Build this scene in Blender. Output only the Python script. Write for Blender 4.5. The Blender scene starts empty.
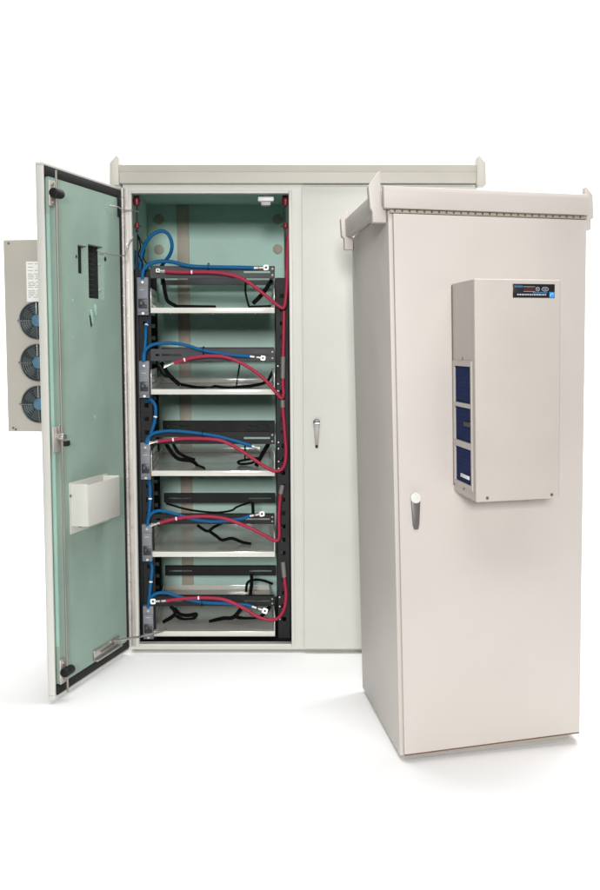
import bpy, bmesh, math, random
from math import radians, sin, cos, pi
from mathutils import Vector, Matrix
random.seed(7)
S = bpy.context.scene
C = S.collection

# ------------------------------------------------------------------ materials
def mat(name, col, rough=.5, metal=0.0, spec=.5, bump=0.0, bscale=300, var=0.0, vscale=6, coat=0.0, wave=0.0):
    m = bpy.data.materials.new(name); m.use_nodes = True
    nt = m.node_tree; b = nt.nodes['Principled BSDF']
    b.inputs['Base Color'].default_value = (*col, 1)
    b.inputs['Roughness'].default_value = rough
    b.inputs['Metallic'].default_value = metal
    b.inputs['Specular IOR Level'].default_value = spec
    b.inputs['Coat Weight'].default_value = coat
    tc = nt.nodes.new('ShaderNodeTexCoord')
    if var:
        n = nt.nodes.new('ShaderNodeTexNoise'); n.inputs['Scale'].default_value = vscale
        n.inputs['Detail'].default_value = 7; n.inputs['Roughness'].default_value = .6
        nt.links.new(tc.outputs['Object'], n.inputs['Vector'])
        r = nt.nodes.new('ShaderNodeMapRange')
        r.inputs['From Min'].default_value = .3; r.inputs['From Max'].default_value = .7
        r.inputs['To Min'].default_value = 1 - var; r.inputs['To Max'].default_value = 1 + var
        nt.links.new(n.outputs['Fac'], r.inputs['Value'])
        mx = nt.nodes.new('ShaderNodeVectorMath'); mx.operation = 'SCALE'
        mx.inputs[0].default_value = col
        nt.links.new(r.outputs['Result'], mx.inputs['Scale'])
        nt.links.new(mx.outputs['Vector'], b.inputs['Base Color'])
        r2 = nt.nodes.new('ShaderNodeMapRange')
        r2.inputs['From Min'].default_value = .3; r2.inputs['From Max'].default_value = .7
        r2.inputs['To Min'].default_value = max(.05, rough - .08); r2.inputs['To Max'].default_value = min(1, rough + .08)
        nt.links.new(n.outputs['Fac'], r2.inputs['Value'])
        nt.links.new(r2.outputs['Result'], b.inputs['Roughness'])
    if bump:
        n2 = nt.nodes.new('ShaderNodeTexNoise'); n2.inputs['Scale'].default_value = bscale
        n2.inputs['Detail'].default_value = 3
        nt.links.new(tc.outputs['Object'], n2.inputs['Vector'])
        bp = nt.nodes.new('ShaderNodeBump'); bp.inputs['Strength'].default_value = bump
        bp.inputs['Distance'].default_value = .002
        nt.links.new(n2.outputs['Fac'], bp.inputs['Height'])
        nt.links.new(bp.outputs['Normal'], b.inputs['Normal'])
        if wave:                                        # slow oil-can waviness of sheet metal
            n3 = nt.nodes.new('ShaderNodeTexNoise'); n3.inputs['Scale'].default_value = 3.2; n3.inputs['Detail'].default_value = 1
            nt.links.new(tc.outputs['Object'], n3.inputs['Vector'])
            b3 = nt.nodes.new('ShaderNodeBump'); b3.inputs['Strength'].default_value = wave; b3.inputs['Distance'].default_value = .02
            nt.links.new(n3.outputs['Fac'], b3.inputs['Height']); nt.links.new(b3.outputs['Normal'], bp.inputs['Normal'])
    return m
M = {
 'cream_cool': mat('grey white powder coat', (.55,.55,.508), .48, bump=.12, bscale=420, var=.022, vscale=3, wave=.35),
 'cream_tan':  mat('warm grey rail paint', (.48,.465,.41), .5, bump=.12, bscale=420, var=.03),
 'cream_warm': mat('warm white powder coat', (.54,.496,.463), .48, bump=.12, bscale=420, var=.018, vscale=3, wave=.35),
 'cream_unit': mat('cooling unit paint', (.51,.468,.425), .45, bump=.1, bscale=500, var=.018, wave=.35),
 'unit_grey':  mat('fan unit paint', (.42,.40,.35), .5, bump=.1, bscale=500, var=.025),
 'tray':       mat('white tray paint', (.66,.65,.60), .15, spec=.9, bump=.04, bscale=350, var=.03),
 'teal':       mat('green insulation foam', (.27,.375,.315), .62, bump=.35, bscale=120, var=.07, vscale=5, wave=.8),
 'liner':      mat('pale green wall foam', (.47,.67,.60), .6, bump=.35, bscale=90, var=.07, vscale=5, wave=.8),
 'teal_cut':   mat('cut foam edge', (.30,.48,.41), .8, bump=.5, bscale=200, var=.08),
 'tan_rib':    mat('bare tan steel rib', (.42,.38,.31), .5, bump=.1, var=.05),
 'tan_disc':   mat('tan hole plug', (.36,.34,.27), .55, var=.05),
 'black':      mat('black rubber', (.008,.008,.009), .65, spec=.3, bump=.2, bscale=200),
 'rack':       mat('black rack steel', (.009,.009,.010), .55, spec=.25, bump=.1, bscale=400, var=.2, vscale=9),
 'rack_grey':  mat('charcoal rack steel', (.036,.038,.043), .5, spec=.3, bump=.1, bscale=400, var=.12, vscale=9),
 'strap':      mat('black webbing', (.004,.004,.0045), .85, spec=.15, bump=.6, bscale=900),
 'steel':      mat('zinc plated steel', (.55,.53,.50), .35, metal=.9, bump=.1, bscale=200, var=.12, vscale=14),
 'steel_dull': mat('dull hinge steel', (.50,.47,.44), .55, metal=.55, bump=.2, bscale=150, var=.2, vscale=10),
 'chrome':     mat('satin chrome', (.78,.77,.76), .22, metal=1.0, var=.05),
 'handle':     mat('grey cast handle', (.13,.12,.115), .4, metal=.15, var=.08),
 'breaker':    mat('grey breaker plastic', (.16,.17,.19), .5, spec=.35, bump=.05, var=.04),
 'breaker_d':  mat('dark switch plastic', (.02,.021,.025), .4),
 'blue':       mat('blue cable jacket', (.002,.088,.23), .5, spec=.2, bump=.08, bscale=150, var=.08, vscale=20),
 'red':        mat('crimson cable jacket', (.30,.015,.045), .45, spec=.25, bump=.08, bscale=150, var=.08, vscale=20),
 'ins_red':    mat('dark red insulator', (.17,.008,.018), .42, var=.1, vscale=20),
 'sleeve':     mat('grey heat shrink', (.16,.15,.145), .5, var=.08, vscale=20),
 'lever':      mat('worn grey lever', (.30,.28,.26), .5, metal=.1, var=.1),
 'rod':        mat('aged lock rod steel', (.27,.245,.22), .45, metal=.5, var=.1),
 'lug':        mat('tinned copper lug', (.5,.49,.47), .4, metal=.5, var=.1),
 'cap':        mat('pale enamelled handle cap', (.72,.71,.69), .3, coat=.4),
 'white':      mat('white plastic', (.80,.80,.78), .4),
 'filter':     mat('navy filter mesh', (.004,.019,.10), .85, spec=.2, bump=.9, bscale=500, var=.16, vscale=40),
 'panel':      mat('black glossy display face', (.014,.015,.018), .25),
 'red_led':    mat('dark red display window', (.12,.016,.016), .25),
 'cyan':       mat('bright blue badge', (.02,.30,.75), .4),
 'print_l':    mat('pale printing', (.42,.46,.52), .5),
 'print_b':    mat('blue printing', (.05,.16,.34), .5),
 'print_g':    mat('grey printing', (.42,.41,.39), .6),
 'fan_d':      mat('dark fan plastic', (.02,.026,.028), .45),
 'fan_g':      mat('fan blade plastic', (.05,.075,.08), .4),
 'hub':        mat('blue fan hub sticker', (.09,.19,.27), .45, var=.15, vscale=60),
 'wire':       mat('fan guard wire', (.12,.13,.13), .35, metal=.6),
 'base':       mat('brown door seal', (.16,.085,.05), .7),
 'gap':        mat('dark seam shade and trim', (.06,.055,.05), .8),  # painted shade of the door seams; also notches and latch
 'floor':      mat('white studio sweep', (.96,.96,.96), .85, spec=.1),
}

# ------------------------------------------------------------------ mesh builder
class MB:
    def __init__(s): s.bm = bmesh.new(); s.mats = []
    def mi(s, m):
        if m not in s.mats: s.mats.append(m)
        return s.mats.index(m)
    def _merge(s, b, m, f=None):
        if f:
            for v in b.verts: v.co = Vector(f(*v.co))
        i = s.mi(m)
        bmesh.ops.recalc_face_normals(b, faces=b.faces)
        for fc in b.faces: fc.material_index = i
        me = bpy.data.meshes.new('t'); b.to_mesh(me); b.free()
        s.bm.from_mesh(me); bpy.data.meshes.remove(me)
    def box(s, x0, x1, y0, y1, z0, z1, m, bev=.002, f=None, seg=2):
        b = bmesh.new(); bmesh.ops.create_cube(b, size=1)
        for v in b.verts:
            v.co = Vector((x0 + (v.co.x + .5) * (x1 - x0), y0 + (v.co.y + .5) * (y1 - y0), z0 + (v.co.z + .5) * (z1 - z0)))
        if bev:
            bev = min(bev, .45 * min(abs(x1 - x0), abs(y1 - y0), abs(z1 - z0)))
            bmesh.ops.bevel(b, geom=b.edges[:], offset=bev, segments=seg, profile=.5, affect='EDGES')
        s._merge(b, m, f); return s
    def prism(s, pts, c0, c1, m, axis='y', bev=.0015, f=None):
        """polygon pts extruded along axis: 'y' -> pts are (x,z); 'x' -> pts are (y,z); 'z' -> pts are (x,y)"""
        b = bmesh.new()
        def P(p, c): return {'y': (p[0], c, p[1]), 'x': (c, p[0], p[1]), 'z': (p[0], p[1], c)}[axis]
        a = [b.verts.new(P(p, c0)) for p in pts]; d = [b.verts.new(P(p, c1)) for p in pts]
        b.faces.new(a); b.faces.new(d[::-1]); n = len(pts)
        for i in range(n): b.faces.new((a[i], a[(i + 1) % n], d[(i + 1) % n], d[i]))
        bmesh.ops.recalc_face_normals(b, faces=b.faces)
        if bev: bmesh.ops.bevel(b, geom=b.edges[:], offset=bev, segments=2, profile=.5, affect='EDGES')
        s._merge(b, m, f); return s
    def holed(s, a0, a1, b0, b1, holes, c0, c1, m, f=None):
        """slab in the (x,z) plane between y=c0 (front) and y=c1 with rectangular holes (a0,a1,b0,b1)"""
        b = bmesh.new()
        A = sorted({a0, a1, *[h[0] for h in holes], *[h[1] for h in holes]})
        B = sorted({b0, b1, *[h[2] for h in holes], *[h[3] for h in holes]})
        solid = {}
        for i in range(len(A) - 1):
            for j in range(len(B) - 1):
                ca, cb = (A[i] + A[i+1]) / 2, (B[j] + B[j+1]) / 2
                solid[i, j] = not any(h[0] < ca < h[1] and h[2] < cb < h[3] for h in holes)
        V = {}
        def v(i, j, k):
            if (i, j, k) not in V: V[i, j, k] = b.verts.new((A[i], (c0, c1)[k], B[j]))
            return V[i, j, k]
        for (i, j), on in solid.items():
            if not on: continue
            for k in (0, 1): b.faces.new((v(i,j,k), v(i+1,j,k), v(i+1,j+1,k), v(i,j+1,k)))
            for (di, dj, e) in ((-1,0,((i,j),(i,j+1))), (1,0,((i+1,j),(i+1,j+1))), (0,-1,((i,j),(i+1,j))), (0,1,((i,j+1),(i+1,j+1)))):
                if not solid.get((i+di, j+dj), False):
                    (p, q) = e; b.faces.new((v(*p,0), v(*q,0), v(*q,1), v(*p,1)))
        bmesh.ops.recalc_face_normals(b, faces=b.faces)
        s._merge(b, m, f); return s
    def cyl(s, p0, p1, r, m, r1=None, seg=24, bev=0, f=None):
        b = bmesh.new(); p0 = Vector(p0); p1 = Vector(p1); d = p1 - p0
        bmesh.ops.create_cone(b, cap_ends=True, segments=seg, radius1=r, radius2=r if r1 is None else r1, depth=d.length)
        if bev: bmesh.ops.bevel(b, geom=[e for e in b.edges if any(len(fc.verts) > 4 for fc in e.link_faces)], offset=bev, segments=2, profile=.5, affect='EDGES')
        q = d.to_track_quat('Z', 'Y').to_matrix().to_4x4()
        bmesh.ops.transform(b, matrix=Matrix.Translation((p0 + p1) / 2) @ q, verts=b.verts)
        s._merge(b, m, f); return s
    def tube(s, pts, r, m, seg=12, f=None, closed=False, flat=None):
        """swept tube along pts; flat=(half width, half thickness) sweeps a ribbon whose width stands across the view of depth"""
        b = bmesh.new(); P = [Vector(p) for p in pts]; n = len(P); rings = []; up = None
        for i in range(n):
            t = (P[(i+1) % n] - P[i-1]) if closed else (P[min(i+1, n-1)] - P[max(i-1, 0)])
            t.normalize()
            if flat:
                w = t.cross(Vector((.15, 1, .25))).normalized(); h = w.cross(t).normalized()
                rings.append([b.verts.new(P[i] + w*a*flat[0] + h*c*flat[1]) for a, c in ((1,1),(-1,1),(-1,-1),(1,-1))])
            else:
                if up is None: up = Vector((0,0,1)) if abs(t.z) < .9 else Vector((0,1,0))
                w = t.cross(up).normalized(); up = w.cross(t).normalized()
                rings.append([b.verts.new(P[i] + (w*cos(2*pi*k/seg) + up*sin(2*pi*k/seg)) * r) for k in range(seg)])
        k = len(rings[0])
        for i in range(n if closed else n - 1):
            a, c = rings[i], rings[(i+1) % n]
            for j in range(k): b.faces.new((a[j], a[(j+1) % k], c[(j+1) % k], c[j]))
        if not closed: b.faces.new(rings[0]); b.faces.new(rings[-1][::-1])
        s._merge(b, m, f); return s
    def build(s, name, parent=None, deform=None, origin=None, angle=32):
        if deform:
            for v in s.bm.verts: v.co = Vector(deform(*v.co))
        if origin is not None:
            for v in s.bm.verts: v.co -= Vector(origin)
        me = bpy.data.meshes.new(name); s.bm.to_mesh(me); s.bm.free()
        for m in s.mats: me.materials.append(M[m])
        for p in me.polygons: p.use_smooth = True
        me.set_sharp_from_angle(angle=radians(angle))
        o = bpy.data.objects.new(name, me); C.objects.link(o)
        if parent: o.parent = parent
        elif origin is not None: o.location = origin
        return o
def spline(P, n=10):
    P = [Vector(p) for p in P]; Q = [P[0]*2 - P[1]] + P + [P[-1]*2 - P[-2]]; out = []
    for i in range(1, len(Q) - 2):
        a, b, c, d = Q[i-1:i+3]
        for k in range(n):
            t = k / n
            out.append(.5 * ((2*b) + (c-a)*t + (2*a - 5*b + 4*c - d)*t*t + (3*b - a - 3*c + d)*t**3))
    out.append(P[-1]); return out
def tag(o, label, cat=None, group=None, kind=None):
    if label: o['label'] = label
    if cat: o['category'] = cat
    if group: o['group'] = group
    if kind: o['kind'] = kind
    return o
def empty(name, loc, rz, label, cat, group=None):
    o = bpy.data.objects.new(name, None); C.objects.link(o); o.empty_display_size = .2
    o.location = loc; o.rotation_euler = (0, 0, rz); return tag(o, label, cat, group)
BLUE = {
 'b1': ([(0.072, 0.045, 1.557), (0.077, 0.045, 1.595), (0.104, 0.045, 1.619), (0.146, 0.045, 1.63), (0.196, 0.045, 1.628), (0.271, 0.045, 1.611), (0.375, 0.045, 1.607), (0.499, 0.045, 1.605), (0.537, 0.045, 1.603)], (0.587, 0.045, 1.605)),
 'b2': ([(0.07, 0.045, 1.213), (0.075, 0.045, 1.254), (0.107, 0.045, 1.284), (0.174, 0.045, 1.292), (0.245, 0.045, 1.284), (0.329, 0.045, 1.259), (0.433, 0.045, 1.242), (0.517, 0.045, 1.236)], (0.571, 0.045, 1.229)),
 'b3': ([(0.075, 0.045, 0.868), (0.084, 0.045, 0.893), (0.114, 0.045, 0.915), (0.177, 0.045, 0.923), (0.261, 0.045, 0.917), (0.366, 0.045, 0.902), (0.45, 0.045, 0.881), (0.521, 0.045, 0.86)], (0.555, 0.045, 0.847)),
 'b4': ([(0.074, 0.045, 0.52), (0.083, 0.045, 0.558), (0.104, 0.045, 0.579), (0.142, 0.045, 0.584), (0.206, 0.045, 0.567), (0.277, 0.045, 0.547), (0.362, 0.045, 0.539), (0.468, 0.045, 0.549), (0.51, 0.045, 0.562)], (0.561, 0.045, 0.571)),
 'b5': ([(0.072, 0.045, 0.167), (0.081, 0.045, 0.206), (0.107, 0.045, 0.228), (0.15, 0.045, 0.232), (0.209, 0.045, 0.214), (0.294, 0.045, 0.193), (0.4, 0.045, 0.186), (0.485, 0.045, 0.18), (0.515, 0.045, 0.173)], (0.57, 0.045, 0.154)),
}
FEEDS = {
 'loop': [(0.048, 0.14, 1.474), (0.048, 0.13, 1.537), (0.057, 0.12, 1.608), (0.071, 0.11, 1.682), (0.102, 0.1, 1.735), (0.145, 0.1, 1.76), (0.178, 0.1, 1.748), (0.194, 0.1, 1.706), (0.185, 0.11, 1.665), (0.153, 0.13, 1.625), (0.121, 0.16, 1.581)],
 'feed': [(0.041, 0.15, 1.685), (0.04, 0.15, 1.635), (0.05, 0.14, 1.575), (0.059, 0.12, 1.515)],
 'j12': [(0.096, 0.11, 1.397), (0.082, 0.07, 1.363), (0.08, 0.05, 1.304), (0.072, 0.045, 1.213)],
 'j23': [(0.08, 0.08, 1.048), (0.098, 0.06, 1.053), (0.117, 0.05, 1.024), (0.114, 0.05, 0.969), (0.097, 0.05, 0.914), (0.079, 0.045, 0.868)],
 'j34': [(0.083, 0.08, 0.72), (0.088, 0.06, 0.68), (0.087, 0.05, 0.609), (0.076, 0.045, 0.524)],
 'j45': [(0.081, 0.08, 0.367), (0.091, 0.06, 0.337), (0.084, 0.05, 0.265), (0.074, 0.045, 0.171)],
}
RED = {
 'r1': ([(0.167, 0.03, 1.589), (0.229, 0.03, 1.585), (0.354, 0.03, 1.585), (0.445, 0.03, 1.573), (0.511, 0.03, 1.544), (0.581, 0.03, 1.491), (0.639, 0.03, 1.445), (0.66, 0.03, 1.441), (0.668, 0.03, 1.486), (0.673, 0.03, 1.552), (0.674, 0.03, 1.627), (0.678, 0.035, 1.72), (0.692, 0.05, 1.80)], (0.138, 0.03, 1.592)),
 'r2': ([(0.199, 0.03, 1.209), (0.232, 0.03, 1.219), (0.287, 0.03, 1.232), (0.358, 0.03, 1.238), (0.425, 0.03, 1.23), (0.495, 0.03, 1.2), (0.566, 0.03, 1.15), (0.616, 0.03, 1.096), (0.645, 0.03, 1.062), (0.655, 0.03, 1.079), (0.653, 0.03, 1.121), (0.654, 0.03, 1.204), (0.657, 0.03, 1.304), (0.66, 0.034, 1.425)], (0.157, 0.03, 1.194)),
 'r3': ([(0.127, 0.03, 0.88), (0.177, 0.03, 0.886), (0.24, 0.03, 0.892), (0.345, 0.03, 0.89), (0.408, 0.03, 0.878), (0.471, 0.03, 0.844), (0.533, 0.03, 0.802), (0.588, 0.03, 0.766), (0.625, 0.03, 0.755), (0.655, 0.03, 0.776), (0.664, 0.03, 0.836), (0.66, 0.03, 0.907), (0.653, 0.03, 1.008), (0.651, 0.03, 1.054)], (0.089, 0.03, 0.874)),
 'r4': ([(0.13, 0.03, 0.535), (0.193, 0.03, 0.552), (0.278, 0.03, 0.562), (0.362, 0.03, 0.56), (0.425, 0.03, 0.547), (0.51, 0.03, 0.513), (0.573, 0.03, 0.481), (0.615, 0.03, 0.46), (0.632, 0.03, 0.475), (0.632, 0.03, 0.569), (0.639, 0.03, 0.649), (0.648, 0.03, 0.696)], (0.092, 0.03, 0.526)),
 'r5': ([(0.15, 0.03, 0.201), (0.231, 0.03, 0.211), (0.345, 0.03, 0.213), (0.413, 0.03, 0.201), (0.485, 0.03, 0.166), (0.54, 0.03, 0.132), (0.591, 0.03, 0.118), (0.625, 0.03, 0.127), (0.651, 0.03, 0.166), (0.66, 0.03, 0.226), (0.654, 0.03, 0.291), (0.648, 0.03, 0.368)], (0.095, 0.03, 0.198)),
}
STRAPS = {
 's1a': [(0.148, 0.2, 1.566), (0.156, 0.2, 1.51), (0.168, 0.2, 1.472), (0.202, 0.2, 1.451), (0.202, 0.2, 1.449), (0.284, 0.2, 1.447), (0.374, 0.2, 1.446)],
 's1b': [(0.616, 0.2, 1.562), (0.577, 0.2, 1.506), (0.533, 0.2, 1.461)],
 's1c': [(0.504, 0.2, 1.566), (0.502, 0.2, 1.51), (0.516, 0.2, 1.451), (0.529, 0.2, 1.449), (0.611, 0.2, 1.451)],
 's2a': [(0.134, 0.2, 1.21), (0.168, 0.2, 1.154), (0.215, 0.2, 1.111)],
 's2b': [(0.124, 0.15, 1.194), (0.149, 0.15, 1.156), (0.188, 0.15, 1.147)],
 's2c': [(0.214, 0.3, 1.11), (0.303, 0.145, 1.102), (0.365, 0.265, 1.103), (0.41, 0.145, 1.102), (0.465, 0.205, 1.102), (0.545, 0.3, 1.108), (0.594, 0.3, 1.125), (0.62, 0.3, 1.169)],
 's3a': [(0.139, 0.25, 0.869), (0.164, 0.25, 0.825), (0.199, 0.25, 0.787), (0.26, 0.25, 0.776), (0.287, 0.23, 0.758), (0.321, 0.105, 0.758)],
 's3b': [(0.167, 0.3, 0.869), (0.193, 0.3, 0.816), (0.232, 0.3, 0.789), (0.272, 0.3, 0.776)],
 's3c': [(0.599, 0.25, 0.856), (0.572, 0.25, 0.811), (0.54, 0.21, 0.758)],
 's3d': [(0.555, 0.28, 0.787), (0.515, 0.28, 0.782), (0.464, 0.28, 0.771), (0.475, 0.28, 0.76), (0.519, 0.28, 0.764), (0.55, 0.28, 0.778)],
 's4a': [(0.128, 0.5, 0.555), (0.238, 0.5, 0.525), (0.354, 0.5, 0.513), (0.428, 0.5, 0.522), (0.456, 0.5, 0.539), (0.52, 0.5, 0.562)],
 's4b': [(0.277, 0.3, 0.485), (0.321, 0.3, 0.458), (0.352, 0.3, 0.476), (0.388, 0.3, 0.494)],
 's4c': [(0.327, 0.25, 0.47), (0.362, 0.25, 0.444), (0.388, 0.25, 0.426), (0.432, 0.25, 0.433), (0.48, 0.25, 0.415), (0.515, 0.225, 0.412)],
 's5a': [(0.158, 0.25, 0.13), (0.175, 0.25, 0.094), (0.125, 0.195, 0.069)],
 's5b': [(0.17, 0.28, 0.115), (0.196, 0.28, 0.087), (0.232, 0.28, 0.081), (0.268, 0.28, 0.087), (0.254, 0.27, 0.069), (0.215, 0.255, 0.068), (0.178, 0.28, 0.078)],
 's5c': [(0.469, 0.25, 0.117), (0.433, 0.25, 0.079), (0.384, 0.25, 0.074), (0.327, 0.205, 0.069)],
 's5d': [(0.437, 0.28, 0.076), (0.486, 0.27, 0.069), (0.544, 0.28, 0.069), (0.58, 0.28, 0.097), (0.598, 0.28, 0.124)],
 's5e': [(0.521, 0.6, 0.206), (0.52, 0.6, 0.154), (0.512, 0.6, 0.096)],
 's5f': [(0.494, 0.6, 0.12), (0.501, 0.6, 0.163), (0.532, 0.6, 0.178), (0.575, 0.6, 0.175), (0.622, 0.6, 0.158)],
 's4d': [(0.527, 0.5, 0.562), (0.529, 0.5, 0.534), (0.529, 0.5, 0.497)],
 's3t': [(0.494, 0.3, 0.847), (0.493, 0.3, 0.807), (0.493, 0.3, 0.771)],
 's2t': [(0.475, 0.3, 1.205), (0.466, 0.3, 1.152), (0.457, 0.085, 1.102)],
}

# ------------------------------------------------------------------ setting: one seamless white sweep
fl = MB(); FZ = -.014
prof = [(2.6, FZ), (7.2, FZ)]
for k in range(1, 17):
    a = k / 16 * pi / 2; prof.append((7.2 + 1.4*sin(a), FZ + 1.4 - 1.4*cos(a)))
prof.append((8.6, 6.5))
b = bmesh.new(); L = [b.verts.new((-4.4, y, z)) for y, z in prof]; R = [b.verts.new((3.2, y, z)) for y, z in prof]
for i in range(len(prof) - 1): b.faces.new((L[i], R[i], R[i+1], L[i+1]))
fl._merge(b, 'floor'); tag(fl.build('floor', angle=60), 'seamless white studio floor curving up behind the cabinets', kind='structure')

# ================================================================== wide cabinet with the open door
X0, Y0 = -1.07804, 4.96693
W, H, D = 1.4544, 2.0, 1.0
def d1(x, y, z): return (x - .125*max(y, 0), y, z)
cab = empty('equipment_cabinet', (X0, Y0, 0), 0,
            'wide two-bay grey white cabinet with its left door swung open on wired shelves', 'cabinet')
def part(mb, name, parent=cab, label=None, df=d1):
    o = mb.build(name, parent, df)
    if label: o['label'] = label
    return o
OX0, OX1, OZ0, OZ1 = .037, .682, .0245, 1.9028          # bay opening
m = MB()
m.box(0, .02, .032, D-.022, 0, H, 'cream_cool'); m.box(W-.02, W, .032, D-.022, 0, H, 'cream_cool')
m.box(0, W, D-.02, D, 0, H, 'cream_cool'); m.box(.022, W-.022, .032, D-.022, H-.02, H-.001, 'cream_cool')
m.box(.022, W-.022, .032, D-.022, .001, .018, 'cream_cool')
m.holed(0, W, 0, H, [(OX0, OX1, OZ0, OZ1)], 0, .03, 'cream_cool')
body = part(m, 'body')
m = MB()                                                # raised lip round the opening
lw, pr = .013, -.012
m.box(OX0-lw, OX0, pr, .012, OZ0-lw, OZ1+lw, 'cream_cool'); m.box(OX1, OX1+lw, pr, .012, OZ0-lw, OZ1+lw, 'cream_cool')
m.box(OX0+.0005, OX1-.0005, pr+.001, .012, OZ1, OZ1+lw-.001, 'cream_cool'); m.box(OX0+.0005, OX1-.0005, pr+.001, .012, OZ0-lw+.001, OZ0, 'cream_cool')
part(m, 'opening_lip')
m = MB()                                                # foam lining
BX1 = .71
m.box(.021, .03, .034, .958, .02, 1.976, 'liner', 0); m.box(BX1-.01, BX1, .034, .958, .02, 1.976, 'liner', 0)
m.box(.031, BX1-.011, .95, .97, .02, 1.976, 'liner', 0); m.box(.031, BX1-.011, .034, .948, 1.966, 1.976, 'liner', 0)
part(m, 'insulation_liner')
m = MB(); m.box(.031, BX1-.011, .034, .948, .0185, .024, 'rack', 0); part(m, 'bay_floor')
m = MB(); m.box(.176, .234, .938, .9495, .03, 1.96, 'tan_rib', .002); part(m, 'wall_rib')
for x, z in ((.088, 1.897), (.086, 1.75), (.668, 1.897), (.668, 1.752)):
    m = MB(); m.cyl((x, .943, z), (x, .9497, z), .024, 'tan_disc', bev=.001); part(m, 'hole_plug')
m = MB(); m.box(.03, W-.03, .03, D-.03, -.0135, -.0005, 'unit_grey', .001); part(m, 'shadow_plinth')  # added inset base, leaves a gap that reads as contact shadow
# roof rails and lugs
m = MB(); m.prism([(.0, 1.9406), (-.036, 1.9406), (-.036, 1.984), (-.040, 1.987), (-.050, 2.0105), (-.050, 2.0127), (-.0005, 2.0127)], -.004, 1.449, 'cream_tan', 'x', .0012)
part(m, 'roof_rail'); 
for x0, x1 in ((-.035, -.0005), (W+.0005, W+.035)):
    m = MB(); m.box(x0, x1, .04, .95, 1.945, 2.008, 'cream_tan', .004); part(m, 'side_rail')
for s, off in ((-1, -.003), (1, W-.006)):
    for y0 in (-.055, .90):
        m = MB(); m.prism([(off, 1.93), (off, 2.042), (off+s*.009, 2.0504), (off+s*.036, 2.0185), (off+s*.038, 1.931)], y0, y0+.09, 'cream_tan', 'y', .0015)
        part(m, 'lifting_lug')
# closed right door
m = MB(); m.box(.7362, 1.4425, -.022, -.005, .0055, 1.929, 'cream_cool', .003); rdoor = part(m, 'door', label='closed plain grey white door')
m = MB(); m.box(.7395, 1.439, -.0048, -.0002, .009, 1.9255, 'gap', 0); part(m, 'door_seal_shade', rdoor)  # dark sheet standing in for the shade in the door gap
m = MB(); hx, hz = .7925, .978                          # paddle handle
m.prism([(hx+.0146*cos(a), hz-.0135+.0146*sin(a)) for a in [i*pi/10 for i in range(11)]], -.034, -.0222, 'handle', 'y', .001)
m.box(hx-.0148, hx+.0148, -.037, -.0222, hz-.022, hz-.0142, 'chrome', .002)
m.prism([(hx-.013, hz-.0225), (hx+.013, hz-.0225), (hx+.0065, hz-.108), (hx-.0065, hz-.108)], -.034, -.0222, 'lever', 'y', .002)
m.prism([(hx-.0063, hz-.1085), (hx+.0063, hz-.1085), (hx+.005, hz-.121), (hx-.005, hz-.121)], -.030, -.0222, 'black', 'y', .002)
part(m, 'handle', rdoor)
# hinge of the open door
m = MB(); m.box(.0035, .023, -.004, -.0003, .012, 1.925, 'steel_dull', .0005)
for k in range(48):
    z = .014 + k*.0398; m.cyl((.001, -.012, z), (.001, -.012, z+.0385), .0075, 'steel_dull', seg=14)
for k in range(13): m.cyl((.015, -.0062, .08+k*.147), (.015, -.0038, .08+k*.147), .004, 'steel', seg=12)
part(m, 'hinge')

# ---- rack inside the bay
for x0, x1, y0, y1, top, mm in ((.052, .102, .085, .125, 1.60, 'rack'), (.628, .678, .085, .125, 1.565, 'rack'), (.045, .085, .76, .80, 1.60, 'rack'), (.645, .685, .76, .80, 1.60, 'rack')):
    m = MB(); front = y0 < .2
    holes = [((x0+x1)/2-.009, (x0+x1)/2+.009, .10+k*.0575, .118+k*.0575) for k in range(25) if .118+k*.0575 < top-.02]
    m.holed(x0, x1, .026, top, holes, y0, y0+.003, mm)
    if x0 < .3: m.box(x0, x0+.003, y0+.004, y1, .026, top, mm, 0)
    else: m.box(x1-.003, x1, y0+.004, y1, .026, top, mm, 0)
    part(m, 'rack_post')
# dark wiring trough between wall and left post
m = MB(); m.box(.0315, .05, .09, .30, .03, 1.60, 'rack', .001); m.box(.0315, .04, .30, .75, .03, 1.58, 'rack', .001); part(m, 'cable_trough')
m = MB(); m.box(.681, .698, .10, .75, .03, 1.56, 'rack', .001); part(m, 'side_plate')
ZT = (1.4168, 1.0764, .732, .3859, .0422)               # lip bottoms of the five trays
TX0, TX1, TY0, TY1 = .097, .6185, .05, .915
trays = []
for i, z in enumerate(ZT):
    dx = -.004 * i + .006
    x0, x1 = TX0 + dx, TX1 + .003 - .0022*i
    m = MB(); zf = z + .0195
    m.box(x0, x1, TY0+.0032, TY1, zf, zf+.0025, 'tray', 0)
    m.box(x0, x1, TY0, TY0+.003, z, zf+.003, 'tray', .0012)
    m.box(x0, x1, TY1-.003, TY1, zf+.003, zf+.028, 'tray', .001)
    for k in range(3): m.cyl((x0+.08+k*(x1-x0-.16)/2, TY0+.03, z-.003), (x0+.08+k*(x1-x0-.16)/2, TY0+.03, z+.002), .004, 'steel', seg=12)
    t = part(m, 'shelf_tray'); trays.append(t)
    for sx in (x0, x1-.003):
        m = MB(); prof = [(TY0+.0035, zf+.003), (TY0+.0035, z+.088), (TY0+.03, z+.105), (TY0+.36, z+.105), (TY0+.40, z+.06), (TY1-.004, z+.06), (TY1-.004, zf+.003)]
        m.prism(prof, sx, sx+.003, 'tray', 'x', .0005)
        xs = sx + (.0031 if sx == x0 else -.0006)
        for k in range(4):
            for zz in (.045, .078): m.box(xs, xs+.0005, TY0+.04+k*.075, TY0+.07+k*.075, z+zz-.004, z+zz+.004, 'black', 0)
        part(m, 'side_flange', t)
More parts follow.
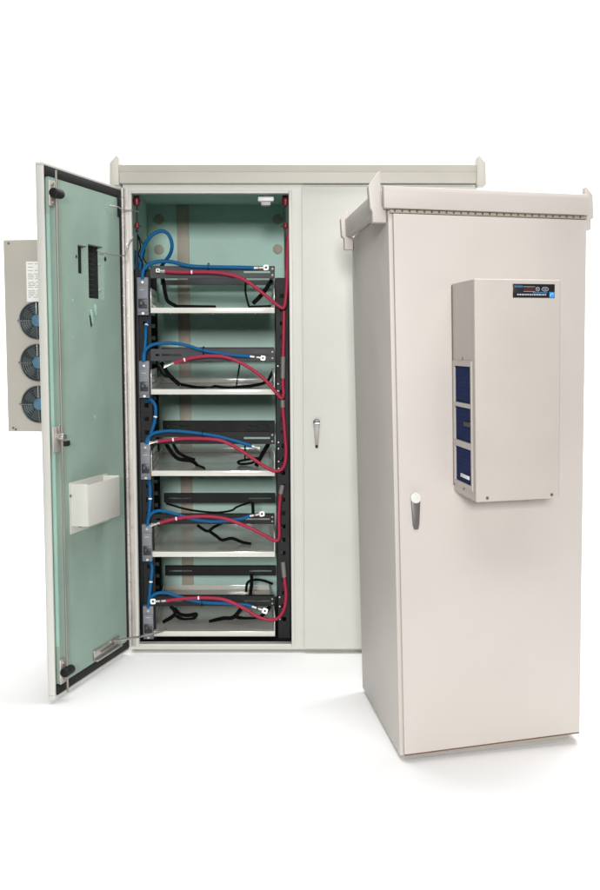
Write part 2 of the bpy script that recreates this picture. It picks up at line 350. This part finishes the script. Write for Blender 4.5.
# crossbars above each tray
for i, (z1, z0) in enumerate(((1.613, 1.563), (1.267, 1.2165), (.917, .866), (.567, .5243), (.2135, .170))):
    mm = 'rack_grey' if i < 2 else 'rack'
    for front in (True, False):
        if front: x0, x1, y0, a, c = .105-.005*i, .624-.003*i, .066, z1, z0
        else: x0, x1, y0, a, c = .105, .64, .72, z1+.0065, z0+.005
        m = MB(); h = a - c
        m.holed(x0, x1, c, a, [(x0+.02, x0+.13, c+h*.42, c+h*.58), (x1-.13, x1-.02, c+h*.42, c+h*.58)], y0, y0+.003, mm)
        m.box(x0, x1, y0+.0032, y0+.03, a-.003, a, mm, 0); m.box(x0, x1, y0+.0032, y0+.03, c, c+.003, mm, 0)
        if front:
            for zz in (a-.012, c+.012): m.cyl((x1-.01, y0-.003, zz), (x1-.01, y0, zz), .0038, 'rod', seg=12)
        part(m, 'crossbar')
# right post fixings
for z in (1.195, .872, .845, .52, .205, .165, .11, 1.12, 1.09, .79, .76):
    m = MB(); m.cyl((.634, .08, z), (.634, .085, z), .0036, 'lug', seg=12, bev=.001); part(m, 'fixing_screw')
# breakers
for i, (x0, x1, z0, z1) in enumerate(((.0485, .0957, 1.408, 1.5648), (.0508, .0945, 1.0625, 1.217), (.0512, .0938, .7173, .8736), (.0516, .0945, .368, .5261), (.0498, .0945, .032, .1746))):
    m = MB(); y0 = .03; h = z1 - z0
    m.box(x0, x1, y0+.012, .084, z0, z1, 'breaker', .002); m.box(x0+.001, x1-.001, y0+.004, y0+.0125, z0+.012, z1-.035, 'breaker', .002)
    m.box(x0+.012, x0+.030, y0+.003, y0+.0041, z0+h*.66, z0+h*.68, 'print_g', 0)
    m.cyl(((x0+x1)/2, y0+.008, z0+.008), ((x0+x1)/2, y0+.0122, z0+.008), .006, 'steel', seg=14)
    m.cyl(((x0+x1)/2, y0+.008, z1-.02), ((x0+x1)/2, y0+.0122, z1-.02), .005, 'steel', seg=14)
    br = part(m, 'circuit_breaker')
    m = MB(); m.box(x0+.005, x1-.005, y0+.0015, y0+.0042, z0+.028, z0+.068, 'breaker_d', .001)
    m.box(x0+.008, (x0+x1)/2-.002, y0-.006, y0+.0016, z0+.04, z0+.056, 'breaker_d', .001); m.box((x0+x1)/2+.002, x1-.008, y0-.006, y0+.0016, z0+.04, z0+.056, 'breaker_d', .001)
    part(m, 'switch', br)
# red standoff insulators at the top of the bay, with their thin bus rods
for x in (.047, .672):
    for z, r, hh in ((1.889, .0135, .042), (1.785, .010, .022)):
        m = MB(); m.cyl((x, .12, z-hh/2), (x, .12, z+hh/2), r, 'ins_red', bev=.002)
        if hh > .03: m.cyl((x, .12, z-.004), (x, .12, z+.004), r+.002, 'ins_red', seg=24)
        m.cyl((x+(.02 if x < .3 else -.02), .12, z-.003), (x, .12, z-.003), .0025, 'rack_grey', seg=10)
        part(m, 'insulator')
    m = MB(); m.box(x-.003, x+.003, .135, .139, 1.60, 1.90, 'rack', .0005); part(m, 'bus_strip')
m = MB(); m.box(.556, .622, .05, .10, 1.879, 1.897, 'white', .004); m.box(.569, .609, .055, .095, 1.862, 1.8788, 'print_g', .004); m.box(.58, .60, .07, .09, 1.897, 1.9655, 'white', .001); part(m, 'bay_light')

# ---- open left door (built in door coordinates u,v,z and turned on its hinge)
DA = radians(99.5)
EU = Vector((cos(DA), -sin(DA), 0)); NI = Vector((sin(DA), cos(DA), 0)); HP = Vector((0, -.03, 0))
def dd(u, v, z): return HP + EU*u + NI*v + Vector((0, 0, z))
U0, U1, DZ0, DZ1 = .004, .714, .006, 1.9215
m = MB()
m.box(U0, U1, -.028, -.025, DZ0, DZ1, 'cream_cool', .001)
for a in ((U0, U0+.010, DZ0+.0102, DZ1-.0102), (U1-.010, U1, DZ0+.0102, DZ1-.0102), (U0, U1, DZ0, DZ0+.010), (U0, U1, DZ1-.010, DZ1)):
    m.box(a[0], a[1], -.0249, 0, a[2], a[3], 'cream_cool', .0015)
door = part(m, 'door', label='open door lined with green foam', df=dd)
HOLES = [(.361, .4445, 1.551, 1.657), (.2025, .351, 1.4625, 1.667)]
FU0, FU1, FZ0, FZ1 = .036, .676, .050, 1.876
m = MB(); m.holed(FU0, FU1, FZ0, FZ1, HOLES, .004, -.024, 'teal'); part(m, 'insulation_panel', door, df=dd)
m = MB(); m.box(FU1+.0002, FU1+.0015, -.023, .0035, FZ0+.14, FZ1-.13, 'teal_cut', 0); part(m, 'foam_edge', door, df=dd)
m = MB()                                                # black sealing strip; its wide top band also paints the shaded gap
m.box(U0+.0105, U1-.0105, -.02, .006, FZ1+.001, DZ1-.0105, 'black', .003)
m.box(U0+.0105, U1-.0105, -.02, .006, DZ0+.0105, FZ0-.001, 'black', .003)
m.box(U0+.0105, FU0-.001, -.02, .006, FZ0, FZ1, 'black', .003)
m.box(FU0-.0005, FU0+.02, .0045, .010, 1.80, FZ1+.01, 'black', .003)
part(m, 'gasket_with_shade', door, df=dd)
m = MB()
for h in HOLES: m.box(h[0]+.001, h[1]-.001, -.0235, -.020, h[2]+.001, h[3]-.001, 'black', 0)
for k in range(9): m.box(.245, .345, -.0195, -.0185, 1.475+k*.02, 1.478+k*.02, 'rack_grey', 0)
part(m, 'cutout_backing', door, df=dd)
for z in (1.50, 1.60):
    m = MB(); m.cyl((.2045, -.012, z), (.212, -.012, z), .005, 'print_g', seg=10); part(m, 'cutout_screw', door, df=dd)
for pts, mm, y0, y1 in (([(.305, 1.440), (.288, 1.437), (.283, 1.402), (.296, 1.396), (.304, 1.412)], 'teal_cut', .0042, .009),
                        ([(.348, 1.415), (.333, 1.420), (.316, 1.378), (.327, 1.362)], 'teal_cut', .0042, .0085),
                        ([(.352, 1.398), (.344, 1.396), (.331, 1.358), (.340, 1.352)], 'black', .0042, .006)):
    m = MB(); m.prism(pts, y0, y1, mm, 'y', .0006); part(m, 'foam_chip', door, df=dd)
for u, z, r, mm in ((.188, 1.622, .009, 'rack'), (.4595, 1.612, .006, 'rack_grey'), (.320, 1.006, .007, 'teal_cut'), (.5042, 1.313, .004, 'teal_cut'), (.50, 1.447, .006, 'teal_cut')):
    m = MB(); m.cyl((u, .0042, z), (u, .0058, z), r, mm, seg=12); part(m, 'foam_chip', door, df=dd)
m = MB(); m.cyl((.656, .022, .016), (.656, .022, 1.900), .0042, 'rod', seg=14)
rod = part(m, 'lock_rod', door, df=dd)
for z in (1.818, .096):
    m = MB(); m.cyl((.692, .026, z), (.628, .026, z), .0165, 'black', seg=20, bev=.003); m.cyl((.692, .026, z), (.634, .026, z), .0175, 'black', seg=20, bev=.004)
    part(m, 'rod_roller', rod, df=dd)
    m = MB(); m.box(.642, .688, .0045, .012, z-.045, z+.045, 'steel_dull', .002)
    for q in (-.032, .032): m.cyl((.668, .012, z+q), (.668, .017, z+q), .006, 'steel', seg=12)
    part(m, 'roller_bracket', door, df=dd)
m = MB()                                                # latch mechanism
m.box(.636, .70, .0045, .010, .90, .99, 'steel_dull', .002); m.box(.628, .672, .012, .030, .945, .962, 'steel', .003)
m.cyl((.668, .008, .955), (.668, .036, .955), .013, 'steel', seg=18, bev=.002); m.box(.61, .648, .022, .034, .918, .938, 'black', .004)
m.prism([(.672, .99), (.655, 1.0), (.632, .935), (.648, .925)], .012, .018, 'steel', 'y', .001)
part(m, 'latch', door, df=dd)
# document pocket
pu0, pu1, pz0, pz1, pd =   .255, .558, .614, .772, .072
m = MB(); m.box(pu0-.045, pu1+.012, .0045, .0065, pz0-.03, pz1+.004, 'cream_cool', .0008)
m.box(pu0, pu1, pd, pd+.002, pz0, pz1-.004, 'cream_cool', .0008)
m.box(pu1-.002, pu1, .0067, pd-.0002, pz0, pz1, 'cream_cool', .0006); m.box(pu0, pu0+.002, .0067, pd-.0002, pz0, pz1, 'cream_cool', .0006)
m.box(pu0+.0022, pu1-.0022, .0067, pd-.0002, pz0, pz0+.002, 'cream_cool', .0004)
m.cyl((pu1+.006, .0066, .728), (pu1+.006, .010, .728), .005, 'handle', seg=10); m.cyl((pu1-.02, .03, pz0-.006), (pu1-.02, .03, pz0), .005, 'handle', seg=10)
part(m, 'document_pocket', door, df=dd)
m = MB(); m.box(.13, .384, .0062, .024, .056, .062, 'steel', .001); m.box(.13, .384, .0062, .010, .0625, .098, 'steel', .001)
m.box(.19, .32, .0102, .013, .076, .084, 'handle', .001); part(m, 'stay_channel', door, df=dd)
# wire stays between the door and the frame
def wire(pts, r, name='door_stay', mm='steel'):
    m = MB(); m.tube(spline(pts, 8), r, mm, 10); part(m, name, df=None)
wire([dd(.16, .012, 1.832), dd(.11, .03, 1.832), Vector((.012, -.045, 1.832)), Vector((.045, -.02, 1.834)), Vector((.052, .06, 1.836))], .0028)
wire([dd(.285, .012, 1.648), dd(.2, .04, 1.638), dd(.10, .05, 1.642), Vector((.022, -.05, 1.675)), Vector((.042, -.015, 1.725)), Vector((.05, .06, 1.75))], .0024)
wire([dd(.205, .02, .095), dd(.1, .04, .08), Vector((.05, -.03, .062)), Vector((.115, .03, .066)), Vector((.14, .06, .07))], .0042)

# ---- cooling unit on the outer side of the open door, three fans on its edge
AU0, AU1, AV, AZ0, AZ1 = .33, .60, -.212, .9675, 1.663
m = MB(); m.box(AU0, AU1-.0012, AV+.0005, -.0285, AZ0, AZ1, 'unit_grey', .003)
m.holed(AV, -.0285, AZ0, AZ1, [], 0, .002, 'unit_grey', f=lambda a, c, z: (AU1-.001+(.002-c)*.9, a, z))
for v, z in ((AV+.02, .98), (AV+.02, 1.651), (AV+.03, .975)): m.cyl((AU1, v, z), (AU1+.0035, v, z), .004, 'handle', seg=10)
unit = part(m, 'cooling_unit', label='grey air conditioner with three round fans', df=dd)
for z in (1.3725, 1.2200, 1.0685):
    vc = -.086; m = MB(); R = .067; u = AU1 + .0012
    m.cyl((u, vc, z), (u+.002, vc, z), R, 'fan_d', seg=48)
    for k in range(7):
        a = k*2*pi/7 + z*9; pts = [(vc+r*cos(a+t), z+r*sin(a+t)) for r, t in ((.022, -.25), (.060, -.12), (.062, .35), (.045, .5), (.022, .45))]
        m.prism(pts, u+.0022, u+.0036, 'fan_g', 'x', 0)
    m.cyl((u, vc, z), (u+.006, vc, z), .0215, 'hub', seg=32, bev=.001)
    for r in (.0665, .058, .0495, .041, .0325):
        m.tube([(u+.009, vc+r*cos(t), z+r*sin(t)) for t in [2*pi*i/48 for i in range(48)]], .0011 if r < .066 else .0022, 'wire', 6, closed=True)
    for k in range(4):
        a = pi/2*k + .02; m.cyl((u+.010, vc+.024*cos(a), z+.024*sin(a)), (u+.009, vc+.07*cos(a), z+.07*sin(a)), .0013, 'steel', seg=6)
    m.cyl((u, vc-.074, z), (u+.005, vc-.074, z), .004, 'steel', seg=10)
    part(m, 'fan', unit, df=dd)
m = MB(); m.box(AU1+.0013, AU1+.002, -.126, -.036, 1.440, 1.585, 'white', 0)
random.seed(3); z = 1.578
while z > 1.447:
    v = -.120
    for k in range(random.choice((1, 2, 2, 3))):
        w = random.uniform(.01, .028); m.box(AU1+.0021, AU1+.0023, v, v+w, z-.0028, z, 'print_g', 0); v += w + .006
    z -= random.choice((.0058, .0058, .0065, .012))
part(m, 'rating_label', unit, df=dd)

# ================================================================== cables: things of their own
def wcab(p): x, y, z = d1(*p); return Vector((X0 + x, Y0 + y, z))
def lug(root, org, at, direction, size=1.0, mm='white'):
    m = MB(); at = wcab(at); d = Vector(direction).normalized(); n = Vector((0, -1, .15)); n = (n - d*n.dot(d)).normalized(); s = d.cross(n)
    m.cyl(at - d*.030*size, at - d*.009*size, .0050*size, 'lug', seg=14)
    b = bmesh.new(); ro = []; ri = []
    K = 24
    for k in range(K):
        a = 2*pi*k/K; e = min(.0115 / max(abs(cos(a)), abs(sin(a))), .0138) * size
        for q, h in ((0, .0018), (1, -.0018)):
            ro.append(b.verts.new(at + (d*cos(a) + s*sin(a))*e + n*h)); ri.append(b.verts.new(at + (d*cos(a) + s*sin(a))*.0048*size + n*h))
    for k in range(K):
        i, j = 2*k, 2*((k+1) % K)
        b.faces.new((ro[i], ro[j], ri[j], ri[i])); b.faces.new((ro[i+1], ri[i+1], ri[j+1], ro[j+1]))
        b.faces.new((ro[i], ro[i+1], ro[j+1], ro[j])); b.faces.new((ri[i], ri[j], ri[j+1], ri[i+1]))
    m._merge(b, mm)
    return m.build('lug', root, origin=org)
def cable(name, pts, r, mm, label, cat, group, lug_at=None, lug_end='last', bands=(), tie=None, sleeve=None, bare=False, ls=(1.0, 'white')):
    P = [wcab(p) for p in pts]; Q = spline(P, 12); org = tuple(P[0])
    m = MB(); m.tube(Q, r, mm, 14); o = m.build(name, None, origin=org); tag(o, label, cat, group)
    if lug_at is not None:
        e, q = (P[-1], P[-2]) if lug_end == 'last' else (P[0], P[1])
        d = wcab(lug_at) - e
        m = MB(); m.cyl(e, e + d*.35, r*.8, 'lug', r1=.0050, seg=14); m.build('crimp', o, origin=org)
        if bare:
            m = MB()
            for k in range(5): m.cyl(e + d*.2, e + d + Vector((0, .002*(k-2), .003*(k-2))), .0018, 'steel', seg=6)
            m.build('bare_strand', o, origin=org)
        else: lug(o, org, lug_at, d, *ls)
    for t in bands:
        i = min(int(t*len(Q)), len(Q)-2); a = Q[i]; d = (Q[i+1]-Q[i]).normalized()
        m = MB(); m.cyl(a - d*.003, a + d*.003, r*1.08, 'white', seg=14); m.build('marker_band', o, origin=org)
    if tie is not None:
        i = min(range(len(Q)), key=lambda k: abs(Q[k].x - (X0 + tie))); a = Q[i]
        m = MB(); m.tube([(a.x, a.y-.012, a.z-.014), (a.x, a.y-.012, a.z+.014), (a.x, a.y+.022, a.z+.016), (a.x, a.y+.022, a.z-.016)], .0022, 'black', 6, closed=True); m.build('zip_tie', o, origin=org)
    if sleeve:
        for a, c in sleeve:
            i, j = int(a*(len(Q)-1)), int(c*(len(Q)-1))
            m = MB(); m.tube(Q[i:j+1], r*1.32, 'sleeve', 16); m.build('heat_shrink', o, origin=org)
    return o
ORD = ('topmost', 'second from top', 'middle', 'second from bottom', 'lowest')
BL = ('blue cable with a flat lug lying along the crossbar of the topmost shelf',
      'blue cable arching over the charcoal crossbar of the second shelf from the top',
      'blue cable with a bare stranded end above the middle shelf',
      'blue cable dipping and rising to its lug above the fourth shelf from the top',
      'blue cable arching from the lowest breaker to a lug hanging over the lowest shelf')
for i, k in enumerate(('b1', 'b2', 'b3', 'b4', 'b5')):
    pts, l = BLUE[k]
    cable('power_cable', pts, .0080 if i < 1 else .0073, 'blue', BL[i], 'cable', 'blue cables from the breakers to the shelves', l, 'last', tie=(.34, .315, .31, None, .30)[i], bare=(i == 2), ls=((1, 'white'), (.9, 'lug'), (1, 'lug'), (.95, 'white'), (1, 'lug'))[i])
FL = {'loop': 'blue cable forming a tall loop at the top left of the open bay', 'feed': 'short blue cable behind the loop, dropping beside the top breaker',
      'j12': 'blue jumper cable rising between the top breaker and the one below it', 'j23': 'curved blue jumper cable bulging between the second and third breakers',
      'j34': 'straight blue jumper cable between the third and fourth breakers', 'j45': 'straight blue jumper cable between the fourth breaker and the lowest one'}
for k, pts in FEEDS.items():
    cable('feeder_cable', pts, .0075, 'blue', FL[k], 'cable', 'blue cables linking the breakers', bands={'j12': (.3,), 'j23': (.55,), 'j34': (.55,), 'j45': (.6,), 'feed': (.55,)}.get(k, ()))
RL = ('red cable crossing the topmost shelf and turning up the right post', 'long red cable above the second shelf, running up the right post through a grey sleeve',
      'red cable making a round hairpin at the right end of the middle shelf', 'red cable making a sharp hairpin at the right of the fourth shelf from the top',
      'red cable sagging over the lowest shelf and curling up to a grey sleeve')
for i, k in enumerate(('r1', 'r2', 'r3', 'r4', 'r5')):
    pts, l = RED[k]
    cable('power_cable', pts, .0073, 'red', RL[i], 'cable', 'red cables from the shelves to the right post', l, 'first', bands=((.12,), (.1,), (.1,), (.1,), (.14,))[i],
          sleeve=((), ((.80, .875),), ((.945, 1),), ((.93, 1),), ((.93, 1),))[i], bare=i in (1, 2, 3), ls=((.75, 'steel'),)[0] if i < 4 else (1, 'white'))
for lb, pts, r in (('thin black control wire looping beside the red standoff at the top left of the bay', [(.05,.12,1.74),(.062,.10,1.70),(.055,.09,1.66),(.07,.09,1.625),(.062,.10,1.59)], .0028),
                   ('thin dark wire tangled behind the blue loop at the top left of the bay', [(.04,.14,1.77),(.058,.13,1.73),(.078,.12,1.69),(.072,.12,1.65),(.09,.12,1.615),(.085,.13,1.58)], .0022)):
    P = [wcab(p) for p in pts]; org = tuple(P[0]); m = MB(); m.tube(spline(P, 10), r, 'strap', 8); tag(m.build('control_wire', None, origin=org), lb, 'wire')
SL = {'s1a': ('strap hanging from the left of the top crossbar and lying along the topmost shelf', .008), 's1b': ('broad strap hanging slantwise at the right of the topmost shelf', .009),
 's1c': ('thin strap curving down to the front right of the topmost shelf', .004), 's2a': ('broad strap slanting down at the left of the second shelf', .009),
 's2b': ('short curved strap at the far left of the second shelf', .006), 's2c': ('long wavy strap lying across the second shelf from the top', .0065),
 's3a': ('long black strap trailing from the left crossbar onto the middle shelf', .0085), 's3b': ('shorter strap beside the long one at the left of the middle shelf', .007),
 's3c': ('broad strap hanging at the right of the middle shelf', .009), 's3d': ('folded strap lying at the right of the middle shelf', .005),
 's4a': ('thin strap sagging behind the crossbar above the fourth shelf', .0045), 's4b': ('knotted strap hanging below the crossbar of the fourth shelf', .0065),
 's4c': ('wavy strap lying on the fourth shelf from the top', .007), 's5a': ('strap end pointing left on the lowest shelf', .008), 's5b': ('looped strap at the left of the lowest shelf', .008),
 's5c': ('broad strap lying flat in the centre of the lowest shelf', .009), 's5d': ('strap curving up at the right of the lowest shelf', .008),
 's5e': ('upright strap behind the lowest crossbar at the right', .008), 's5f': ('arched strap behind the lowest crossbar at the right', .006),
 's4d': ('upright strap tail behind the crossbar of the fourth shelf', .007), 's3t': ('thin upright strap tail at the right of the middle shelf', .003), 's2t': ('thin strap tail hanging onto the second shelf', .0035)}
for k, pts in STRAPS.items():
    lb, hw = SL[k]; P = [wcab(p) for p in pts]; org = tuple(P[0])
    m = MB(); m.tube(spline(P, 10), 0, 'strap', flat=(hw, .0016)); tag(m.build('strap', None, origin=org), lb if 'black' in lb else 'black ' + lb, 'strap', 'black straps loose in the open bay')

# ================================================================== narrow cabinet in front
W2, D2, H2 = .66, .7534, 1.6885
def d2(u, v, z):
    k = 1 - z/H2
    return (u + .039*k*(1 - u/W2) + .13*v, v, z + .014*(u/W2)*k - .02*max(v, 0)/D2*z/H2)
cab2 = empty('equipment_cabinet', (.00731, 3.63568, 0), .30232, 'tall narrow warm white cabinet with a cooling unit on its closed door', 'cabinet')
def part2(mb, name, parent=cab2, label=None):
    o = mb.build(name, parent, d2)
    if label: o['label'] = label
    return o
m = MB(); m.box(0, W2, 0, D2, 0, H2, 'cream_warm', .003); m.box(.01, W2-.01, .01, D2-.01, H2, H2+.04, 'cream_warm', .003); part2(m, 'body')
m = MB(); m.box(.0125, .653, -.022, -.004, .009, 1.677, 'cream_warm', .003); door2 = part2(m, 'door')
m = MB(); m.box(.0155, .650, -.0038, -.0002, .012, 1.674, 'gap', 0); m.box(.014, .652, -.020, -.004, .0045, .0085, 'base', .001); part2(m, 'door_seal_shade', door2)  # dark sheet painted as seam shade, with the brown seal strip below
m = MB(); hx, hz = .0655, .8175
m.cyl((hx, -.022, hz), (hx, -.040, hz), .0175, 'cap', seg=32, bev=.004)
m.prism([(hx-.015, hz-.008), (hx+.015, hz-.008), (hx+.0105, hz-.085), (hx+.007, hz-.099), (hx-.007, hz-.099), (hx-.0105, hz-.085)], -.036, -.0222, 'handle', 'y', .003)
part2(m, 'handle', door2)
m = MB(); m.prism([(-.0005, 1.690), (-.040, 1.690), (-.040, 1.742), (-.035, 1.755), (-.0005, 1.757)], -.0185, .652, 'cream_warm', 'x', .002); part2(m, 'roof_rail')
m = MB(); m.box(.004, .656, -.016, -.0002, 1.679, 1.6895, 'tan_rib', .001)
for k in range(27): m.box(.016+k*.0236, .0205+k*.0236, -.0185, -.0162, 1.6825, 1.6875, 'gap', 0)
part2(m, 'drip_strip')
for x0, x1 in ((-.03, -.0005), (W2+.0005, W2+.02)):
    m = MB(); m.box(x0, x1, .031, .70, 1.69, 1.752, 'cream_warm', .003); part2(m, 'side_rail')
LL = [(-.0065, 1.650), (-.0065, 1.697), (-.0215, 1.697), (-.0215, 1.799), (-.0245, 1.803), (-.060, 1.757), (-.056, 1.692), (-.0495, 1.682), (-.0495, 1.650)]
m = MB(); m.prism(LL, -.004, .030, 'cream_warm', 'y', .0025); part2(m, 'lifting_lug')
LR = [(-.0025, 1.643), (-.0025, 1.69), (-.012, 1.69), (-.012, 1.778), (-.0165, 1.789), (-.0455, 1.752), (-.0435, 1.690), (-.034, 1.684), (-.034, 1.643)]
m = MB(); m.prism(LR, .700, .735, 'cream_warm', 'y', .0025); part2(m, 'lifting_lug')
for y0 in (-.004, .70):
    m = MB(); m.prism([(.653, 1.648), (.675, 1.648), (.675, 1.682), (.683, 1.684), (.680, 1.758), (.656, 1.784), (.6525, 1.78)], y0, y0+.03, 'cream_warm', 'y', .0015); part2(m, 'lifting_lug')
m = MB(); m.box(.03, W2-.03, .03, D2-.03, -.0135, -.0005, 'unit_grey', .001)  # added base, set well in so the foot edge gets a contact shadow
m.build('shadow_plinth', cab2, lambda u, v, z: (d2(u, v, 0)[0], v, z if z < -.005 else z + .014*max(u, 0)/W2))
# cooling unit
A0, A1, B0, Z0, Z1 = .1975, .4665, -.298, .8305, 1.470
m = MB()
FZ = ((1.1105, 1.220), (.9955, 1.098), (.871, .977))
m.box(A0+.0035, A1, B0+.0012, -.0222, Z0+.001, Z1-.001, 'cream_unit', .002)
m.box(A0-.0005, A1+.001, B0, B0+.0215, Z0, Z1, 'cream_unit', .0035, seg=3)
m.holed(B0+.022, -.0225, Z0+.0015, Z1-.0015, [(-.251, -.049, a, c) for a, c in FZ] + [(-.2755, -.268, .866, 1.234)], 0, .0035, 'cream_unit', f=lambda a, c, z: (A0+c, a, z))
m.box(A0-.003, A0-.0001, -.0265, -.0225, .85, Z1-.005, 'handle', 0)
for u, z in ((A0+.035, .842), (A1-.025, .842)): m.cyl((u, B0-.0025, z), (u, B0, z), .0045, 'handle', seg=12)
for v, z in ((-.15, 1.243), (-.15, .853)): m.cyl((A0-.002, v, z), (A0, v, z), .004, 'handle', seg=12)
unit2 = part2(m, 'cooling_unit', label='warm white air conditioner with three navy filters on its left side')
m = MB()                                                # proud frame round the filters
m.holed(-.262, -.032, .858, 1.236, [(-.251, -.049, a, c) for a, c in FZ], 0, .0035, 'cream_unit', f=lambda a, c, z: (A0-.0036+c, a, z))
frame = part2(m, 'filter_frame', unit2)
for i, (a, c) in enumerate(FZ):
    m = MB(); m.box(A0+.002, A0+.0033, -.2505, -.0495, a+.0005, c-.0005, 'filter', 0)
    for k in range(9): m.box(A0+.0012, A0+.002, -.2495, -.0505, a+.006+k*(c-a-.012)/8-.0007, a+.006+k*(c-a-.012)/8+.0007, 'filter', 0)
    if i == 1: m.box(A0-.004, A0+.002, -.245, -.165, 1.043, 1.056, 'gap', .002)
    if i == 2: m.box(A0-.002, A0+.002, -.215, -.115, .886, .897, 'white', .001)
    part2(m, 'filter', unit2)
m = MB(); m.box(A0+.0024, A0+.0033, -.2753, -.2682, .867, 1.233, 'black', 0); part2(m, 'vent_slot', unit2)
# control panel with display, keys, lettering strokes and badge
m = MB(); p0, p1, q0, q1 = .3155, .448, 1.4175, 1.4572; y = B0
m.box(p0, p1, y-.002, y-.0001, q0, q1, 'panel', .0008)
pan = part2(m, 'control_panel', unit2)
m = MB(); m.box(.352, .382, y-.0028, y-.0022, 1.4385, 1.4455, 'red_led', 0); part2(m, 'display', pan)
m = MB()
m.tube([(.349, y-.0026, 1.4355), (.385, y-.0026, 1.4355), (.385, y-.0026, 1.449), (.349, y-.0026, 1.449)], .0007, 'print_l', 6, closed=True)
for cx, rx in ((.3935, .0055), (.417, .010)):
    m.tube([(cx+rx*cos(t), y-.0026, 1.4425+.0055*sin(t)) for t in [2*pi*i/24 for i in range(24)]], .0009, 'print_l', 6, closed=True)
m.box(.391, .396, y-.0026, y-.0022, 1.4415, 1.4435, 'print_l', 0); m.box(.412, .422, y-.0026, y-.0022, 1.4415, 1.4435, 'print_g', 0)
random.seed(11); x = .329
while x < .42:
    w = random.uniform(.003, .008); m.box(x, x+w, y-.0026, y-.0022, 1.4245, 1.4285, 'print_l', 0); x += w + .0018
x = .320
while x < .343:
    w = random.uniform(.002, .004); m.box(x, x+w, y-.0026, y-.0022, 1.447, 1.452, 'print_b', 0); x += w + .0012
x = .378
while x < .423:
    w = random.uniform(.003, .006); m.box(x, x+w, y-.0026, y-.0022, 1.4305, 1.4345, 'print_b', 0); x += w + .0014
part2(m, 'panel_lettering', pan)
m = MB(); m.box(.4305, .4465, y-.0028, y-.0021, 1.4185, 1.4345, 'cyan', 0)
m.tube([(.4385+.005*cos(t), y-.003, 1.4255+.0045*sin(t)) for t in [pi*.1+pi*1.1*i/12 for i in range(13)]], .0007, 'white', 6)
part2(m, 'badge', pan)

# ------------------------------------------------------------------ light: front key, plus unseen lamps added to whiten the sweep and lift the shelves
def area(name, loc, target, sx, sy, power, col=(1, 1, 1)):
    l = bpy.data.lights.new(name, 'AREA'); l.shape = 'RECTANGLE'; l.size = sx; l.size_y = sy; l.energy = power; l.color = col
    o = bpy.data.objects.new(name, l); C.objects.link(o); o.location = loc
    o.rotation_euler = (Vector(target) - Vector(loc)).to_track_quat('-Z', 'Y').to_euler(); return o
area('key_softbox', (.15, -6.0, 2.6), (-.2, 4.6, 1.1), 1.3, 1.0, 800, (1, .99, .97))
area('added_top_light', (.5, 5.15, 5.9), (.5, 5.0, 0), 5.4, 3.6, 390)  # added overhead lamp, burns the floor out to white
area('front_fill', (.4, .6, 3.6), (.1, 4.4, 1.5), 2.4, 1.0, 52)  # added fill that lifts the shelf floors
area('added_backdrop_light', (0, 6.4, 5.2), (0, 8.4, 2.2), 6, 1.2, 220)  # added lamp that overexposes the wall of the sweep
w = bpy.data.worlds.new('World'); S.world = w; w.use_nodes = True
w.node_tree.nodes['Background'].inputs['Color'].default_value = (1, 1, 1, 1)
w.node_tree.nodes['Background'].inputs['Strength'].default_value = .13

# ------------------------------------------------------------------ camera
cd = bpy.data.cameras.new('camera'); co = bpy.data.objects.new('camera', cd); C.objects.link(co); S.camera = co
co.location = (0, 0, 1.2835); co.rotation_euler = (pi/2 - .08353, 0, 0)
cd.sensor_fit = 'HORIZONTAL'; cd.sensor_width = 36; cd.lens = 1194.105/600*36; cd.shift_x = (300 - 385.459)/600
cd.clip_start = .05; cd.clip_end = 100
S.view_settings.view_transform = 'Standard'; S.view_settings.look = 'None'; S.view_settings.exposure = 0; S.view_settings.gamma = 1
